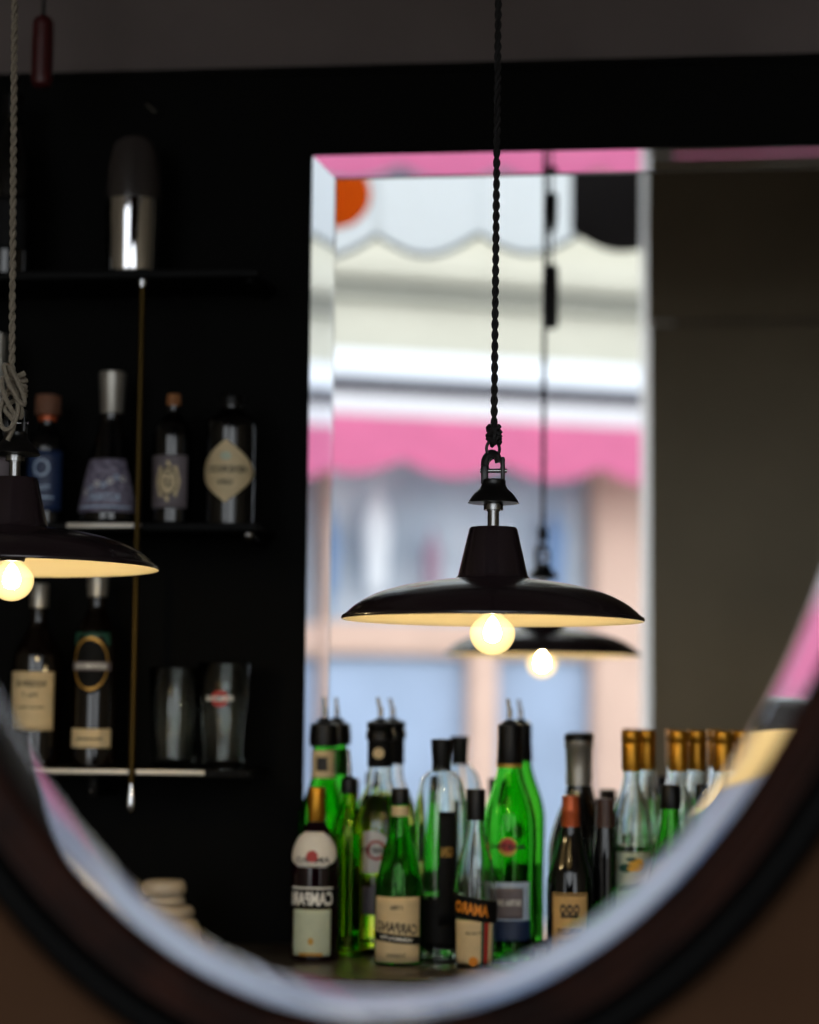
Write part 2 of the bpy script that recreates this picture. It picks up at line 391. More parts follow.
# ------------------------------------------------------------------ pendant lamps
def helix(z0, z1, r, pitch, ph, x=0, y=0, lean=0.0):
    n = max(8, int((z1 - z0) / pitch * 10)); out = []
    for i in range(n + 1):
        z = z0 + (z1 - z0)*i/n; a = ph + 2*PI*(z - z0)/pitch
        out.append((x + r*math.cos(a) + lean*(z - z0), y + r*math.sin(a), z))
    return out
def pendant(loc, label, cordmat, ztop, big_knot=False):
    t = empty('pendant_lamp', loc); tag(t, label, 'lamp', 'enamel pendant lamps over the bar')
    outer = [(.1755, -.002), (.1765, 0), (.1755, .0025), (.172, .0045), (.1666, .0095), (.1595, .0155), (.1515, .0205), (.140, .0265), (.128, .0312), (.110, .0365), (.0897, .0408), (.065, .0445), (.044, .0465), (.0425, .049)]
    sh = mk('shade', *lathe(outer, 96), 'enamel_black', t, angle=60)
    inner = [(.1755, -.002), (.1735, -.001), (.170, .002), (.1650, .0070), (.1580, .0130), (.150, .0180), (.1385, .0240), (.1265, .0288), (.109, .0341), (.089, .0384), (.065, .0420), (.030, .0445), (0, .0445)]
    mk('lining', *lathe(inner, 96), 'enamel_cream', sh, angle=60)['label'] = 'cream enamel lining'
    mk('neck', *lathe([(.0428, .047), (.0415, .0495), (.0405, .052), (.0285, .1045), (.0270, .1070), (.012, .1075), (0, .1075)], 48), 'enamel_black', t)
    mk('stem', *lathe([(0, .104), (.0068, .104), (.0068, .126), (.0078, .126), (.0078, .1275), (.0115, .1275), (.0115, .1345), (0, .1345)], 20), 'steel', t)
    mk('bell_cap', *lathe(smooth_prof([(.010, .135), (.0288, .1356), (.0292, .1370), (.0272, .1410), (.0225, .1472), (.0165, .1530), (.0142, .158), (.013, .1635), (0, .165)], 4), 36), 'cast_iron', t)
    # clevis: two cheeks and a bolt, with a ring through it
    cl = mk('clevis', *merge(box(-.0145, -.0065, -.008, .008, .157, .180, .002), box(.0085, .0130, -.006, .006, .157, .190, .0015), tube(spline([(-.0105, 0, .176), (-.0100, 0, .187), (-.004, 0, .1945), (.003, 0, .192), (.006, 0, .184)], 4), .0046)), 'cast_iron', t)
    mk('bolt', *tube([(-.016, 0, .174), (.0155, 0, .174)], .0026, 10), 'steel', cl)
    mk('hook', *tube([(.0095*math.cos(R(a)) + .001, .002, .180 + .0105*math.sin(R(a))) for a in range(-40, 221, 20)], .0027, 8), 'steel', t)
    mk('ring', *tube([(.0075*math.cos(2*PI*k/20) - .001, .003*math.cos(2*PI*k/20), .2000 + .0098*math.sin(2*PI*k/20)) for k in range(20)], .0019, 8, closed=True), 'cast_iron', t)
    # knot and twisted cord
    kp = []
    kn = 1.0 if not big_knot else 1.4
    for k in range(64):
        a = 2*PI*k/16
        kp.append((kn*(.0055*math.cos(a) + .002*math.sin(3.1*a)), kn*.0055*math.sin(a), .206 + (.020*kn)*k/63 + .003*math.sin(a*2.3)))
    mk('knot', *tube(kp, .0030 if not big_knot else .0034, 6), cordmat, t)
    zk = .206 + .020*kn
    if big_knot:
        for q in range(3):
            pts = [(.011*math.cos(2*PI*k/18 + q) + .003*(q-1), .008*math.sin(2*PI*k/18 + q*2) - .020, .186 + q*.016 + .024*math.sin(2*PI*k/18)) for k in range(18)]
            mk('knot_loop', *tube(pts, .0030, 6, closed=True), cordmat, t)
        mk('cord_tail', *tube(spline([(.006, -.004, .206), (-.009, -.016, .190), (.004, -.022, .172), (-.003, -.022, .150)], 5), .0032, 6), cordmat, t)
    for ph in (0, PI):
        mk('cord_strand', *tube(helix(zk - .008, ztop - loc[2], .0021, .026, ph, x=-.007*big_knot, lean=-.022 if big_knot else .002), .0025, 6), cordmat, t)
    # bulb
    mk('socket', *lathe([(0, .0435), (.017, .0435), (.017, .012), (.0145, .006), (0, .006)], 24), 'black_plastic', t)
    gl = mk('bulb', *lathe(smooth_prof([(.012, .008), (.0135, .003), (.020, -.002), (.0255, -.0095), (.0268, -.0165), (.0250, -.0255), (.0190, -.0345), (.0095, -.0405), (0, -.0422)], 5), 40), 'bulb_globe', t, angle=80)
    gl['label'] = 'glowing warm globe bulb'
    mk('filament', *lathe(smooth_prof([(0, -.028), (.0075, -.025), (.0105, -.017), (.0085, -.008), (.004, 0), (0, .004)], 4), 20), 'bulb_core', gl)
    return t
L1 = pendant((-.1585, 2.3276, 1.4141), 'black enamel pendant lamp in sharp focus hung on a black twisted cord', 'black_cord', 3.1)
L1.rotation_euler.y = R(0.15)
L2 = copy_tree(L1); L2.location.y = 2*YW - 2.3276; L2.location.z -= .006; L2.location.x += .003; L2.scale.y = -1
L2['label'] = 'smaller blurred lamp behind the sharp one, its image in the bar mirror'
L3 = pendant((-.7395, 2.3387, 1.4755), 'pendant lamp on a pale knotted cord, cut off by the left picture edge', 'pale_cord', 3.1, True)
L4 = copy_tree(L3); L4.location.y = 2*YW - 2.3387; L4.scale.y = -1
L4['label'] = 'image in the bar mirror of the pendant lamp with pale cord'

# cord pulls
def pull(loc, r, h, m, label, two=False, top=3.1):
    p = empty('cord_pull', loc); tag(p, label, 'cord pull')
    mk('handle', *lathe(smooth_prof([(0, 0), (r*.55, .001), (r*.92, h*.06), (r, h*.2), (r, h*.8), (r*.9, h*.94), (r*.5, h), (0, h + .001)], 4), 28), m, p)
    if two: mk('upper_handle', *lathe(smooth_prof([(0, h + .05), (r*.35, h + .06), (r*.75, h + .085), (r*.85, h + .12), (r*.8, h + .14), (r*.3, h + .147), (0, h + .148)], 4), 24), m, p)
    mk('cord', *tube([(0, 0, h - .002), (0, 0, (h + top - loc[2])/2), (0, 0, top - loc[2])], .0028, 8), 'black_cord', p)
    return p
pull((-.850, 2.762, 2.203), .0155, .108, 'red_pull', 'dark red wooden cord pull hanging near the upper left corner')
pull((-.152, 3.9, 2.057), .0135, .130, 'dark_pull', 'dark cord pull hanging in front of the street view', True)

# ------------------------------------------------------------------ bottles
def label_patch(root, name, prof, z0, z1, half, m, eps=.0007, n=22, mz=8, a0=0.0, tilt=0.0):
    V, F = [], []
    for j in range(mz + 1):
        t = j / mz; z = z0 + (z1 - z0)*t; h = half(t) if callable(half) else half
        for i in range(n + 1):
            a = a0 + h * (2*i/n - 1); zz = z + tilt * math.sin(a); r = rad_at(prof, zz) + eps
            V.append((r*math.sin(a), -r*math.cos(a), zz))
    for j in range(mz):
        for i in range(n): q = j*(n+1) + i; F.append((q, q+1, q+n+2, q+n+1))
    o = mk(name, V, F, m, root); sm = o.modifiers.new('thickness', 'SOLIDIFY'); sm.thickness = .0003; sm.offset = -1
    return o
DG = None
def text_geo(s, bold=0.02):
    cu = bpy.data.curves.new('lettering', 'FONT'); cu.body = s; cu.offset = bold; cu.resolution_u = 2; cu.align_x = 'CENTER'; cu.align_y = 'CENTER'
    ob = bpy.data.objects.new('lettering', cu); COL.objects.link(ob)
    dg = bpy.context.evaluated_depsgraph_get(); me = bpy.data.meshes.new_from_object(ob.evaluated_get(dg))
    V = [v.co.copy() for v in me.vertices]; F = [tuple(p.vertices) for p in me.polygons]
    bpy.data.objects.remove(ob); bpy.data.meshes.remove(me); bpy.data.curves.remove(cu)
    x0 = min(v.x for v in V); x1 = max(v.x for v in V); y0 = min(v.y for v in V); y1 = max(v.y for v in V)
    return [((v.x - (x0+x1)/2)/(x1-x0), (v.y - (y0+y1)/2)/(y1-y0)) for v in V], F
def lettering(root, s, prof, zc, width, height, m, a0=0.0, tilt=0.0, eps=.0013, bold=0.02, arch=0.0):
    P, F = text_geo(s, bold); V = []
    rm = rad_at(prof, zc)
    for x, y in P:
        a = a0 - x*width/rm                              # the glass shows the writing reversed
        z = zc + y*height + tilt*math.sin(a) + arch*(1 - (2*x)**2); r = rad_at(prof, z) + eps
        V.append((r*math.sin(a), -r*math.cos(a), z))
    return mk('lettering', V, F, m, root, smooth=False)
def disc_patch(root, name, prof, zc, rz, ra, m, eps=.0011, a0=0.0, inner=0.0, n=36):
    V, F = [], []; rm = rad_at(prof, zc); K = 4
    for q in range(K + 1):
        s = inner + (1 - inner)*q/K
        for k in range(n):
            a = a0 + ra*s*math.cos(2*PI*k/n)/rm; z = zc + rz*s*math.sin(2*PI*k/n); r = rad_at(prof, z) + eps
            V.append((r*math.sin(a), -r*math.cos(a), z))
    for q in range(K):
        for k in range(n): k2 = (k+1) % n; F.append((q*n+k, q*n+k2, (q+1)*n+k2, (q+1)*n+k))
    if inner == 0: F = F[n:] + [tuple(range(n, 2*n))] if False else F
    return mk(name, V, F, m, root)
def shell(prof, t=.0024, base=.006):
    """outer profile (bottom centre to lip) -> closed wall of glass"""
    inn = [(max(r - t, .002), max(z, base)) for r, z in prof if r > t + .002 and z > base + .002]
    return prof + inn[::-1] + [(inn[0][0]*.96, base), (0, base + .004)]
def bottle(name, label, x, g, prof, gm, solid=False, fill=None, liquid=None, group='bottles standing on the bar counter', z=CZ, rz=0.0, cat='bottle', n=48):
    t = empty(name, (x, YW - g, z), rz); tag(t, label, cat, group)
    if solid: mk('glass_body', *lathe(prof + [(0, prof[-1][1])], n), gm, t, angle=45)
    else: mk('glass_body', *lathe(shell(prof), n), gm, t, angle=45)
    if fill:
        q = [(0, .0105)] + [(max(r - .0030, .001), max(zz, .0105)) for r, zz in prof if r > .006 and .0105 < zz < fill]
        q = q + [(rad_at(prof, fill) - .0030, fill), (0, fill)]
        q.insert(1, (q[1][0]*.97, .0105))
        mk('liquid', *lathe(q, n), liquid, t, angle=45)
    return t
def cap(t, name, prof, m, parent_label=None, n=32):
    o = mk(name, *lathe(prof, n), m, t)
    if parent_label: o['label'] = parent_label
    return o
def pourer(t, z, h, bend=.004, rot=0.0):
    p = mk('pourer', *lathe([(0, z - .012), (.0085, z - .012), (.0095, z), (.0110, z + .0005), (.0110, z + .003), (.0075, z + .0045), (.0045, z + .007), (0, z + .007)], 20), 'black_plastic', t)
    c, s = math.cos(rot), math.sin(rot)
    pts = spline([(0, 0, z + .008), (0, 0, z + .02), (-bend*.4*c, -bend*.4*s, z + h*.6), (-bend*1.6*c, -bend*1.6*s, z + h)], 5)
    mk('spout', *tube(pts, [.0042 - .0016*i/(len(pts)-1) for i in range(len(pts))], 10), 'steel', p)

B = {}
def P(pts, k=4): return [(0, 0)] + [(pts[0][0]*.9, 0)] + smooth_prof(pts, k)
# 1 dark red bitter with gold cap
pr = P([(.031, .002), (.0335, .006), (.0335, .06), (.0335, .120), (.0330, .136), (.0295, .155), (.0225, .172), (.0145, .184), (.0112, .190), (.0110, .204)])
t = B['1'] = bottle('bitter_bottle', 'dark red bottle with gold cap, round white shoulder label and white lettering', -.4338, .18, pr, 'red_liquor', True)
cap(t, 'cap', [(0, .236), (.0105, .236), (.0118, .233), (.0118, .190), (.0112, .188)], 'gold_foil', 'gold screw cap')
label_patch(t, 'shoulder_label', pr, .128, .176, lambda s: 1.35*math.sqrt(max(.04, 1 - (2*s - 1)**2*.8)), 'paper_white')
disc_patch(t, 'emblem', pr, .143, .008, .008, 'print_red')
lettering(t, 'AMARO', pr, .138, .052, .008, 'print_black', eps=.0009)
label_patch(t, 'name_band', pr, .073, .100, 1.25, 'paper_black')
lettering(t, 'CAMPARI', pr, .0855, .062, .019, 'print_white', bold=.03)
label_patch(t, 'band_line', pr, .0985, .1010, .95, 'print_white', eps=.0011, mz=1)
label_patch(t, 'lower_label', pr, .008, .071, .86, 'paper_sage')
disc_patch(t, 'seal', pr, .028, .005, .004, 'print_gold'); label_patch(t, 'foot_stripe', pr, .008, .0125, .5, 'print_gold', eps=.0011, mz=1)

# 2 tall vermouth with pourer, mostly hidden
def vermouth(r): return P([(r - .003, .002), (r, .007), (r, .08), (r, .175), (r - .003, .198), (r - .011, .220), (.019, .240), (.0165, .256), (.0160, .285), (.0155, .312), (.0165, .314), (.0165, .322)])
pr = vermouth(.037)
t = B['2'] = bottle('vermouth_bottle', 'green vermouth bottle with pourer and cream neck label behind the bitter bottle', -.4420, .062, pr, 'green_glass')
cap(t, 'collar', [(.0165, .290), (.0215, .291), (.0220, .305), (.0205, .322), (.012, .326), (0, .326)], 'black_plastic'); pourer(t, .326, .036, .001)
label_patch(t, 'neck_label', pr, .245, .285, 1.4, 'paper_cream', eps=.0012); label_patch(t, 'neck_stripe', pr, .255, .275, .45, 'print_black', eps=.0020)
label_patch(t, 'label', pr, .03, .12, 1.2, 'paper_white')
# 3 slim olive bottle
pr = P([(.019, .002), (.021, .006), (.021, .15), (.020, .175), (.012, .205), (.009, .215), (.009, .228)])
t = B['3'] = bottle('oil_bottle', 'slim olive green bottle with black pourer standing between two vermouth bottles', -.3950, .132, pr, 'olive_glass', fill=.17, liquid='yellow_liquid')
cap(t, 'stopper', [(.008, .226), (.0115, .226), (.0120, .232), (.0105, .247), (.006, .250), (0, .250)], 'black_plastic'); pourer(t, .244, .044, .001)
# 4 clear vermouth with round label
pr = P([(.037, .002), (.040, .007), (.040, .08), (.040, .168), (.037, .192), (.030, .212), (.0195, .236), (.0168, .252), (.0160, .285), (.0155, .312), (.0165, .314), (.0165, .322)])
t = B['4'] = bottle('vermouth_bottle', 'clear vermouth bottle of yellow-green liquid with round white label', -.3580, .075, pr, 'clear_glass', fill=.222, liquid='yellow_liquid')
cap(t, 'sleeve', [(.0175, .262), (.0182, .264), (.0180, .299), (.0170, .300)], 'paper_black'); disc_patch(t, 'neck_emblem', [(.0184, 0), (.0184, .5)], .282, .008, .008, 'paper_cream')
cap(t, 'collar', [(.0170, .300), (.0205, .301), (.0205, .312), (.0180, .316), (.0195, .318), (.0195, .326), (.010, .329), (0, .329)], 'black_plastic'); pourer(t, .326, .036, .003)
disc_patch(t, 'round_label', pr, .143, .030, .030, 'paper_white', a0=-.18); disc_patch(t, 'red_ring', pr, .146, .014, .014, 'print_red', inner=.72, eps=.0016, a0=.02)
lettering(t, 'MARTINI', pr, .146, .040, .009, 'print_black', a0=-.10, eps=.0020)
label_patch(t, 'lower_label', pr, .055, .095, .85, 'paper_grey')
# 5 green bottle with slanted cream label
pr = P([(.031, .002), (.0335, .006), (.0335, .05), (.0335, .088), (.0315, .110), (.0265, .134), (.0205, .156), (.0150, .178), (.0120, .198), (.0112, .215), (.0112, .226)])
t = B['5'] = bottle('green_bottle', 'green bottle with black cap and cream label crossed by a slanted black band', -.3140, .200, pr, 'dark_green_glass')
cap(t, 'cap', [(.0105, .216), (.0125, .216), (.0125, .234), (.0115, .237), (0, .237)], 'black_plastic'); label_patch(t, 'neck_band', pr, .199, .213, 1.5, 'paper_cream')
label_patch(t, 'label', pr, .004, .092, 1.08, 'paper_cream'); label_patch(t, 'slanted_band', pr, .031, .042, 1.12, 'paper_black', eps=.0014, tilt=-.0035)
lettering(t, 'CARPANO', pr, .051, .060, .014, 'print_black', tilt=-.0035); lettering(t, 'VERMOUTH', pr, .0365, .045, .005, 'print_white', tilt=-.0035, eps=.0022)
lettering(t, 'TORINO', pr, .014, .026, .005, 'print_black'); lettering(t, '1786', pr, .078, .016, .006, 'print_black')
# 6 clear bottle with wide stopper
pr = P([(.031, .002), (.0345, .007), (.0345, .10), (.0350, .200), (.0335, .225), (.0285, .246), (.0190, .258), (.0135, .262), (.0135, .270)])
t = B['6'] = bottle('gin_bottle', 'clear round-shouldered bottle with a wide black stopper and slim dark label', -.2620, .150, pr, 'clear_glass', fill=.09, liquid='pale_liquid')
cap(t, 'stopper', [(0, .262), (.0115, .262), (.0125, .268), (.0150, .302), (.0150, .304), (0, .305)], 'black_plastic')
label_patch(t, 'slim_label', pr, .05, .205, .34, 'paper_black', a0=.35); lettering(t, 'GIN', pr, .15, .016, .014, 'print_gold', a0=.35)
label_patch(t, 'back_label', pr, .02, .085, .7, 'paper_black')
# 7 clear bottle, black band with orange writing
pr = P([(.024, .002), (.0265, .006), (.0285, .06), (.0295, .085), (.0275, .115), (.0225, .145), (.0150, .172), (.0118, .186), (.0118, .205)])
t = B['7'] = bottle('amaro_bottle', 'clear bottle with slanted black band lettered in orange above a cream label', -.2085, .215, pr, 'clear_glass', fill=.088, liquid='pale_liquid')
cap(t, 'cap', [(.0115, .196), (.0128, .196), (.0132, .236), (.0125, .238), (0, .238)], 'black_plastic')
label_patch(t, 'label', pr, .001, .064, 1.05, 'paper_cream'); label_patch(t, 'red_stripe', pr, .001, .064, .12, 'print_red', a0=.62, eps=.0012); label_patch(t, 'green_stripe', pr, .001, .064, .07, 'paper_green', a0=.44, eps=.0012)
label_patch(t, 'name_band', pr, .064, .094, 1.45, 'paper_black', tilt=-.005, eps=.0015); lettering(t, 'AMARO', pr, .079, .046, .016, 'print_orange', tilt=-.005, bold=.03, eps=.0022, a0=-.1)
disc_patch(t, 'seal', pr, .010, .006, .006, 'print_orange'); lettering(t, 'ITALIA', pr, .047, .022, .004, 'print_black', eps=.0014)
# 8 big green vermouth
pr = P([(.0345, .002), (.0375, .007), (.0365, .08), (.0380, .165), (.0370, .192), (.0315, .216), (.0225, .242), (.0175, .262), (.0160, .285), (.0155, .312), (.0165, .314), (.0165, .320)])
t = B['8'] = bottle('vermouth_bottle', 'bright green vermouth bottle with tall pourer and small red and gold crest', -.1670, .140, pr, 'green_glass')
cap(t, 'sleeve', [(.0178, .268), (.0184, .270), (.0172, .300), (.0172, .325), (.010, .328), (0, .328)], 'black_plastic'); label_patch(t, 'sleeve_stripe', [(.0186, 0), (.0186, .5)], .266, .271, 1.2, 'print_gold', eps=.0008)
pourer(t, .326, .036, .002)
disc_patch(t, 'crest', pr, .158, .013, .013, 'print_gold'); disc_patch(t, 'crest_centre', pr, .160, .009, .009, 'print_red', eps=.0018); lettering(t, 'MARTINI', pr, .158, .046, .008, 'print_black', eps=.0024)
label_patch(t, 'label', pr, .03, .11, .95, 'paper_pale_blue'); label_patch(t, 'label_field', pr, .060, .102, .6, 'paper_grey', eps=.0013); label_patch(t, 'blue_band', pr, .03, .058, .96, 'paper_blue', eps=.0014)
lettering(t, 'EXTRA DRY', pr, .082, .036, .008, 'print_white', eps=.0021)
# 9 dark wine bottle, copper capsule
pr = P([(.0305, .002), (.0325, .006), (.0325, .06), (.0325, .105), (.0300, .126), (.0225, .150), (.0165, .170), (.0125, .188), (.0118, .200), (.0118, .224)])
t = B['9'] = bottle('wine_bottle', 'dark wine bottle with copper capsule and tan crested label', -.0805, .180, pr, 'dark_glass', True)
cap(t, 'capsule', [(.0132, .172), (.0128, .180), (.0122, .205), (.0126, .206), (.0126, .212), (.0120, .214), (.0118, .229), (0, .230)], 'copper_foil', 'copper coloured capsule')
label_patch(t, 'label', pr, .015, .100, .78, 'paper_tan'); label_patch(t, 'label_border', pr, .0965, .0985, .72, 'print_black', eps=.0012, mz=1)
for q in (-.009, 0, .009): disc_patch(t, 'crest', pr, .078, .007, .004, 'print_black', a0=q/.0325, inner=.5)
label_patch(t, 'crest_base', pr, .067, .071, .36, 'print_black', eps=.0012, mz=1)
lettering(t, 'MERLOT', pr, .048, .034, .009, 'print_black', bold=.04); lettering(t, 'RISERVA', pr, .033, .03, .005, 'print_black')
# 10 tall dark bottle, silver capsule
pr = P([(.039, .002), (.042, .006), (.042, .08), (.042, .140), (.0395, .165), (.0310, .194), (.0210, .218), (.0165, .238), (.0155, .256), (.0155, .295)])
t = B['10'] = bottle('wine_bottle', 'tall dark bottle with silver grey capsule behind the copper capped one', -.0730, .080, pr, 'dark_glass', True)
cap(t, 'capsule', [(.0178, .240), (.0175, .262), (.0180, .292), (.0195, .294), (.0195, .304), (.018, .305)], 'silver_foil'); cap(t, 'cap', [(.0185, .302), (.0198, .303), (.0198, .311), (.018, .313), (0, .313)], 'black_plastic')
pr = P([(.0150, .002), (.0165, .006), (.0165, .12), (.0165, .155), (.0140, .180), (.012, .200), (.012, .224)])
t = B['9b'] = bottle('wine_bottle', 'slender dark bottle with brown capsule right of the two dark wine bottles', -.0335, .164, pr, 'dark_glass', True)
cap(t, 'capsule', [(.0135, .186), (.0130, .205), (.0125, .225), (0, .226)], 'brown_foil')
# clear bottles with gold capsules
cp = P([(.0275, .002), (.0300, .006), (.0300, .08), (.0300, .170), (.0285, .190), (.0225, .212), (.0150, .232), (.0115, .248), (.0110, .262), (.0110, .300)])
def grappa(x, g, label, art=False):
    t = bottle('liqueur_bottle', label, x, g, cp, 'clear_glass', fill=.16, liquid='pale_liquid')
    cap(t, 'capsule', [(.0128, .262), (.0135, .268), (.0138, .300), (.0132, .302), (.0142, .304), (.0142, .316), (.0132, .319), (0, .3195)], 'gold_foil')
    if art:
        label_patch(t, 'label', cp, .02, .152, 1.15, 'paper_sage')
        disc_patch(t, 'fruit', cp, .134, .0095, .0095, 'print_yellow', a0=.28); disc_patch(t, 'fruit', cp, .132, .007, .007, 'print_yellow', a0=.02)
        disc_patch(t, 'leaf', cp, .130, .006, .010, 'paper_green', a0=-.25); disc_patch(t, 'leaf', cp, .142, .003, .008, 'paper_green', a0=.0)
        lettering(t, 'Limoncino', cp, .105, .034, .012, 'print_black', tilt=.004)
    else: label_patch(t, 'label', cp, .03, .13, 1.1, 'paper_sage')
    return t
B['12'] = grappa(.0026, .120, 'clear bottle with gold capsule and a label with yellow fruit', True)
B['12b'] = grappa(.0235, .0480, 'gold capped clear bottle half hidden behind the yellow fruit label bottle')
B['13'] = grappa(.0680, .100, 'gold capped clear bottle behind the small green bottle with black cap')
B['13b'] = grappa(.0960, .040, 'gold capped clear bottle showing as a dark edge beside the middle one')
B['15'] = grappa(.1300, .100, 'gold capped clear bottle at the right end, beside the oval mirror edge')
B['15b'] = grappa(.1590, .040, 'gold capped clear bottle at the right end, behind its twin')
gp = P([(.030, .002), (.0325, .006), (.0325, .05), (.0325, .095), (.0300, .118), (.0240, .145), (.0180, .172), (.0135, .196), (.0118, .212), (.0118, .226)])
def small_green(x, g, label):
    t = bottle('green_bottle', label, x, g, gp, 'green_glass')
    cap(t, 'cap', [(.0120, .214), (.0138, .214), (.0142, .220), (.0140, .243), (.0125, .246), (0, .247)], 'black_plastic'); label_patch(t, 'label', gp, .02, .09, 1.1, 'paper_cream')
    return t
B['14'] = small_green(.0552, .190, 'small green bottle with black cap in front of the gold capped bottles')
B['14b'] = small_green(.0990, .155, 'slim green bottle with black cap between the two right gold capped bottles'); B['14b'].scale = (.66, .66, 1)
for k, names in (('1', 'dark red bitter bottle'), ('2', 'green vermouth bottle with cream neck label'), ('3', 'slim olive bottle'), ('4', 'clear vermouth bottle with round label'), ('5', 'green bottle with slanted band'),
                 ('6', 'clear bottle with wide black stopper'), ('7', 'clear bottle with orange lettering'), ('8', 'bright green vermouth bottle'), ('10', 'silver capped dark bottle'),
                 ('9b', 'brown capped dark bottle'), ('12', 'yellow fruit label bottle'), ('12b', 'gold capped bottle behind the fruit label one'), ('13', 'middle gold capped bottle'), ('13b', 'gold capped bottle beside the middle one'),
                 ('15', 'right end gold capped bottle'), ('15b', 'rearmost right end gold capped bottle'), ('14', 'small green bottle in front'), ('14b', 'small green bottle on the right')):
    c = copy_tree(B[k]); c.location.y = 2*YW - B[k].location.y; c.scale.y *= -1
    c['label'] = 'image in the bar mirror of the ' + names; c['group'] = 'bottle images in the bar mirror'

# ------------------------------------------------------------------ shelves on the left
def shelf(ztop, x1, e1, label, studs, e0=-1.3):
    s = empty('wall_shelf', (0, 0, 0)); tag(s, label, 'shelf', 'shelves on the black wall')
    mk('board', *box(-1.35, x1, YW - .145, YW, ztop - .012, ztop, .002), 'shelf_black', s)
    if e1 is not None: mk('edge_strip', *box(e0, e1, YW - .150, YW - .1455, ztop - .008, ztop - .001, .001), 'shelf_edge', s)['label'] = 'pale metal front edge'
    for x, dz, r in studs:
        br = mk('bracket', *box(x - .006, x + .006, YW - .13, YW, ztop - .03 + dz, ztop - .0125, .002), 'shelf_black', s)
        mk('stud', *lathe(smooth_prof([(0, 0), (r, .002), (r*.9, .008), (0, .012)], 3), 16), 'chrome', br); c = children(br)[0]; c.rotation_euler = (R(90), 0, 0); c.location = (x, YW - .128, ztop - .02 + dz)
    return s
shelf(1.945, -.535, None, 'highest black shelf, with the bullet shaped shaker on it', [(-.551, .012, .004)])
shelf(1.573, -.530, -.700, 'middle black shelf with four gin bottles', [(-.546, .004, .007)], -.81)
shelf(1.220, -.535, -.600, 'lowest black shelf with two bottles and two glasses', [(-.767, -.012, .0035)], -.9)
rod = empty('shelf_rod', (-.7035, YW - .157, 0)); tag(rod, 'thin brass rod running down in front of the wall shelves', 'rod')
mk('rod', *tube([(0, 0, 1.2), (0, 0, 1.6), (0, 0, 1.925)], .0048, 12), 'brass', rod)
mk('finial', *lathe(smooth_prof([(0, 1.158), (.005, 1.162), (.0068, 1.170), (.0055, 1.182), (.003, 1.196), (.003, 1.204)], 4), 16), 'chrome', rod)
mk('cap', *lathe([(.0050, 1.915), (.0065, 1.916), (.0065, 1.926), (0, 1.93)], 16), 'chrome', rod)
GS = 'gin bottles on the middle shelf'
# A blue label
pr = P([(.026, .002), (.0280, .006), (.0280, .08), (.0280, .112), (.0255, .128), (.0170, .142), (.0110, .150), (.0110, .164)])
t = bottle('gin_bottle', 'gin bottle with dark blue label and brown cork stopper next to the left lamp', -.8640, .075, pr, 'dark_glass', True, group=GS, z=1.573)
cap(t, 'neck_ring', [(.0112, .158), (.0135, .159), (.0135, .166), (.0112, .167)], 'copper_foil'); cap(t, 'stopper', [(0, .168), (.0188, .168), (.0195, .171), (.0195, .194), (.0185, .197), (0, .197)], 'dark_cork')
label_patch(t, 'label', pr, .022, .112, 1.2, 'paper_blue'); disc_patch(t, 'emblem', pr, .086, .013, .012, 'paper_pale_blue', inner=.8); lettering(t, 'GIN', pr, .056, .026, .006, 'paper_pale_blue', tilt=.004); label_patch(t, 'label_line', pr, .040, .043, .7, 'paper_pale_blue', eps=.0012, mz=1)
# B silver stopper, lilac label
pr = P([(.041, .002), (.0460, .006), (.0445, .03), (.0385, .062), (.0330, .092), (.0270, .118), (.0200, .142), (.0165, .156), (.0160, .168)])
t = bottle('gin_bottle', 'bell shaped gin bottle with tall silver stopper and patterned lilac label', -.7650, .080, pr, 'dark_glass', True, group=GS, z=1.573)
cap(t, 'stopper', [(0, .168), (.0165, .168), (.0172, .170), (.0208, .226), (.0212, .229), (.0195, .231), (0, .231)], 'silver_foil', 'tall silver stopper')
label_patch(t, 'label', pr, .018, .098, lambda s: 1.25 - .25*s*s, 'paper_lilac')
for q in range(7): disc_patch(t, 'flower', pr, .048 + .006*(q % 3) + .01*(q // 3), .0045, .0045, 'paper_pale_blue' if q % 2 else 'paper_white', a0=-.75 + .25*q, inner=.55)
lettering(t, 'BOTANIC', pr, .040, .05, .011, 'paper_pale_blue'); label_patch(t, 'label_line', pr, .024, .027, 1.0, 'paper_pale_blue', eps=.0012, mz=1)
# C cork, rectangular grey label with oval
pr = P([(.028, .002), (.0300, .006), (.0300, .08), (.0300, .128), (.0265, .146), (.0180, .158), (.0105, .166), (.0100, .178)])
t = bottle('gin_bottle', 'gin bottle with small cork and grey label holding a cream diamond medallion', -.6690, .090, pr, 'dark_glass', True, group=GS, z=1.573)
cap(t, 'stopper', [(0, .178), (.0095, .178), (.0105, .180), (.0105, .193), (.0095, .195), (0, .195)], 'cork', 'small cork')
label_patch(t, 'label', pr, .024, .102, 1.02, 'paper_grey'); disc_patch(t, 'medallion', pr, .063, .031, .019, 'paper_cream', n=8); disc_patch(t, 'medallion_ring', pr, .063, .022, .0135, 'print_black', n=24, inner=.86, eps=.0017); lettering(t, '57', pr, .060, .012, .012, 'print_black', eps=.0017); lettering(t, 'DRY', pr, .075, .012, .005, 'print_black', eps=.0017)
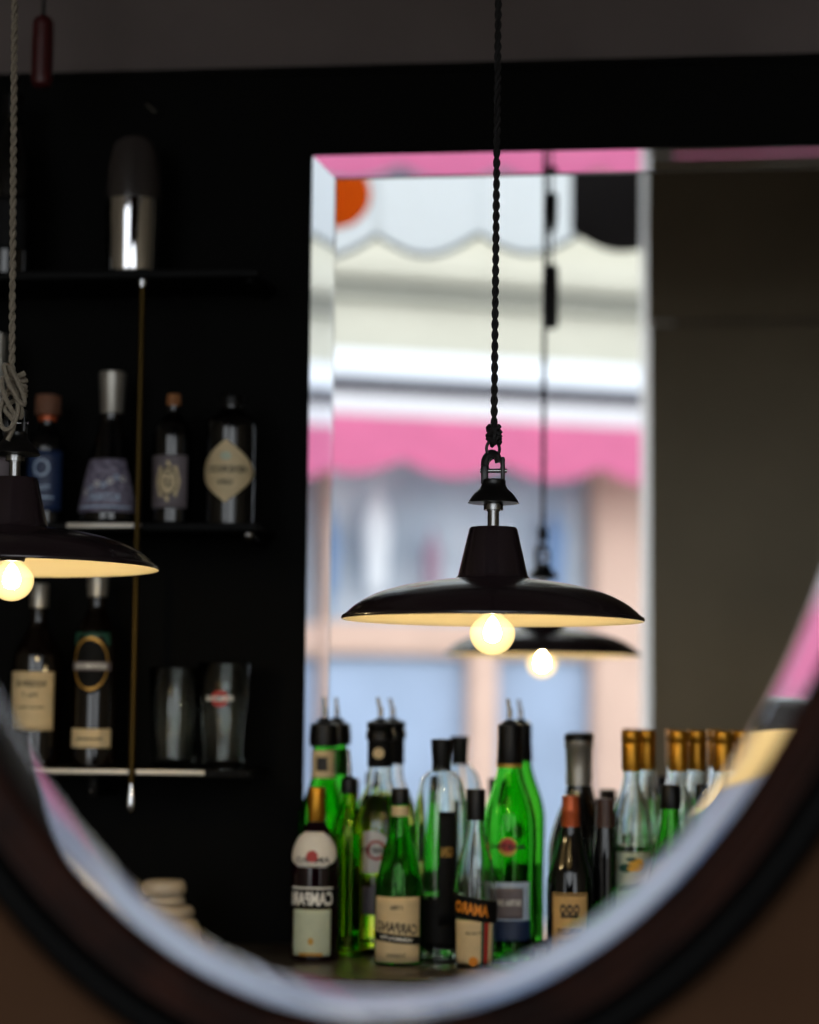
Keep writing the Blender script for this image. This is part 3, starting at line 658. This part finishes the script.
# D diamond label
pr = P([(.034, .002), (.0370, .006), (.0370, .10), (.0370, .140), (.0335, .154), (.0235, .164), (.0150, .170), (.0150, .178)])
t = bottle('gin_bottle', 'squat black gin bottle with a large cream diamond shaped label', -.5800, .100, pr, 'dark_glass', True, group=GS, z=1.573)
cap(t, 'stopper', [(0, .176), (.0165, .176), (.0175, .179), (.0175, .190), (.0150, .194), (0, .195)], 'black_plastic')
wide = [(.0292, 0), (.0292, .3)]
label_patch(t, 'diamond_label', pr, .030, .122, lambda s: 1.38*max(.03, 1 - abs(2*s - 1)**1.25), 'paper_cream', mz=18, n=26)
lettering(t, "HENDRICK'S", pr, .079, .062, .011, 'print_black'); lettering(t, 'GIN', pr, .060, .022, .008, 'print_black'); disc_patch(t, 'crest', pr, .098, .006, .008, 'paper_sage')
# E far left, mostly cut off
pr = P([(.030, .002), (.032, .006), (.032, .11), (.026, .145), (.0140, .178), (.0115, .190), (.0115, .230)])
t = bottle('gin_bottle', 'bottle with long silver neck foil cut off by the left picture edge', -.9420, .080, pr, 'dark_glass', True, group=GS, z=1.573)
cap(t, 'neck_foil', [(.0150, .176), (.0128, .192), (.0128, .290), (0, .292)], 'silver_foil')
label_patch(t, 'label', pr, .02, .1, 1.1, 'paper_grey')
# lower shelf
GL = 'whisky bottles on the lowest shelf'
pr = P([(.034, .002), (.0370, .006), (.0370, .08), (.0370, .150), (.0340, .168), (.0240, .186), (.0150, .204), (.0125, .220), (.0125, .246)])
t = bottle('whisky_bottle', 'dark bottle with tall cream label at the left end of the lowest shelf', -.8680, .080, pr, 'amber_glass', True, group=GL, z=1.220)
cap(t, 'cap', [(.0122, .232), (.0140, .233), (.0140, .266), (.013, .268), (0, .268)], 'silver_foil')
label_patch(t, 'label', pr, .052, .138, 1.0, 'paper_cream'); lettering(t, 'RESERVE', pr, .120, .046, .009, 'print_black'); lettering(t, 'No 7', pr, .104, .022, .007, 'print_black'); lettering(t, 'SINGLE MALT', pr, .086, .042, .004, 'print_black')
pr = P([(.030, .002), (.0330, .006), (.0330, .10), (.0330, .178), (.0310, .196), (.0220, .214), (.0145, .228), (.0125, .240), (.0125, .255)])
t = bottle('whisky_bottle', 'dark bottle with round gold ringed label and low cream label', -.7800, .080, pr, 'amber_glass', True, group=GL, z=1.220)
cap(t, 'cap', [(.0122, .248), (.0145, .249), (.0160, .270), (.0160, .284), (.0145, .286), (0, .286)], 'silver_foil')
disc_patch(t, 'round_label', pr, .152, .046, .030, 'paper_black'); disc_patch(t, 'gold_ring', pr, .150, .039, .027, 'print_gold', inner=.90, eps=.0017); label_patch(t, 'green_field', pr, .176, .196, .9, 'paper_green'); label_patch(t, 'name_band', pr, .140, .153, .95, 'paper_grey', eps=.0018)
lettering(t, 'BOWMORE', pr, .1465, .046, .008, 'print_white', eps=.0026); label_patch(t, 'low_label', pr, .028, .056, 1.05, 'paper_cream'); label_patch(t, 'label_rule', pr, .040, .0425, .6, 'print_black', eps=.0012, mz=1)
# glasses
def tumbler(x, g, rb, rt, h, label, red=False):
    t = empty('pint_glass', (x, YW - g, 1.220)); tag(t, label, 'glass', 'pint glasses on the lowest shelf')
    prof = [(0, 0), (rb - .002, 0), (rb, .003), (rb + (rt-rb)*.5, h*.5), (rt, h - .001), (rt - .0008, h), (rt - .002, h - .001), (rb + (rt-rb)*.5 - .0022, h*.5), (rb - .003, .014), (0, .012)]
    mk('glass_body', *lathe(prof, 48), 'clear_glass', t, angle=50)
    op = [(rb, 0), (rt, h)]
    if red:
        disc_patch(t, 'red_emblem', op, h*.66, .012, .013, 'print_red', eps=.0006, inner=.35); lettering(t, 'PERONI', op, h*.66, .040, .008, 'print_white', eps=.0014)

    return t
tumbler(-.6640, .065, .031, .0385, .146, 'plain pint glass standing next to the round label whisky bottle')
tumbler(-.5860, .085, .029, .0395, .153, 'pint glass with a red emblem at the end of the lowest shelf', True)
# top shelf
t = empty('cocktail_shaker', (-.7400, YW - .08, 1.945)); tag(t, 'bullet shaped chrome shaker with smoky dome lid on the highest shelf', 'shaker')
mk('body', *lathe([(0, 0), (.034, 0), (.0365, .003), (.0385, .010), (.0400, .05), (.0420, .095), (.0420, .118), (0, .118)], 48), 'chrome', t)
mk('lid', *lathe(smooth_prof([(.0422, .117), (.0425, .121), (.0415, .145), (.0390, .172), (.0340, .196), (.0260, .211), (.012, .2165), (0, .217)], 4), 48), 'smoke_glass', t)['label'] = 'smoky grey dome lid'
mk('base_ring', *lathe([(.034, -.0), (.0385, .0005), (.0390, .004), (.0385, .007), (.034, .008)], 40), 'steel', t)
pr = P([(.034, .002), (.036, .006), (.036, .10), (.034, .16), (.022, .21), (.013, .235), (.0125, .26)])
t = bottle('spirit_bottle', 'dark bottle on the highest shelf in the upper left corner', -.9280, .085, pr, 'dark_glass', True, group='things on the highest shelf', z=1.945)
cap(t, 'cap', [(.0125, .25), (.0145, .251), (.0145, .285), (0, .287)], 'black_plastic'); label_patch(t, 'label', pr, .04, .12, 1.0, 'paper_black')
hk = mk('wall_hook', *tube(spline([(-.745, YW - .001, 2.243), (-.741, YW - .012, 2.236), (-.734, YW - .016, 2.228), (-.724, YW - .014, 2.220)], 5), .0022, 8), 'steel'); tag(hk, 'small curved metal hook on the black wall above the shaker', 'hook')
# stack of dishes on the counter
GD = 'beige dishes stacked on the counter'
def dish(z, r, h, label, x=-.648):
    o = mk('dish', *lathe(smooth_prof([(0, 0), (r*.80, 0), (r*.95, h*.12), (r, h*.40), (r*.97, h*.70), (r*.85, h*.95), (r*.6, h), (0, h)], 3), 40), 'ceramic'); o.location = (x, YW - .16, z); return tag(o, label, 'dish', GD)
dish(CZ, .050, .050, 'lowest and widest of the stacked beige dishes on the counter')
dish(CZ + .0501, .0400, .018, 'second lowest of the stacked beige dishes on the counter')
dish(CZ + .0683, .0270, .013, 'narrow beige dish just under the topmost one')
dish(CZ + .0815, .0315, .022, 'rounded topmost dish of the beige stack', -.652)
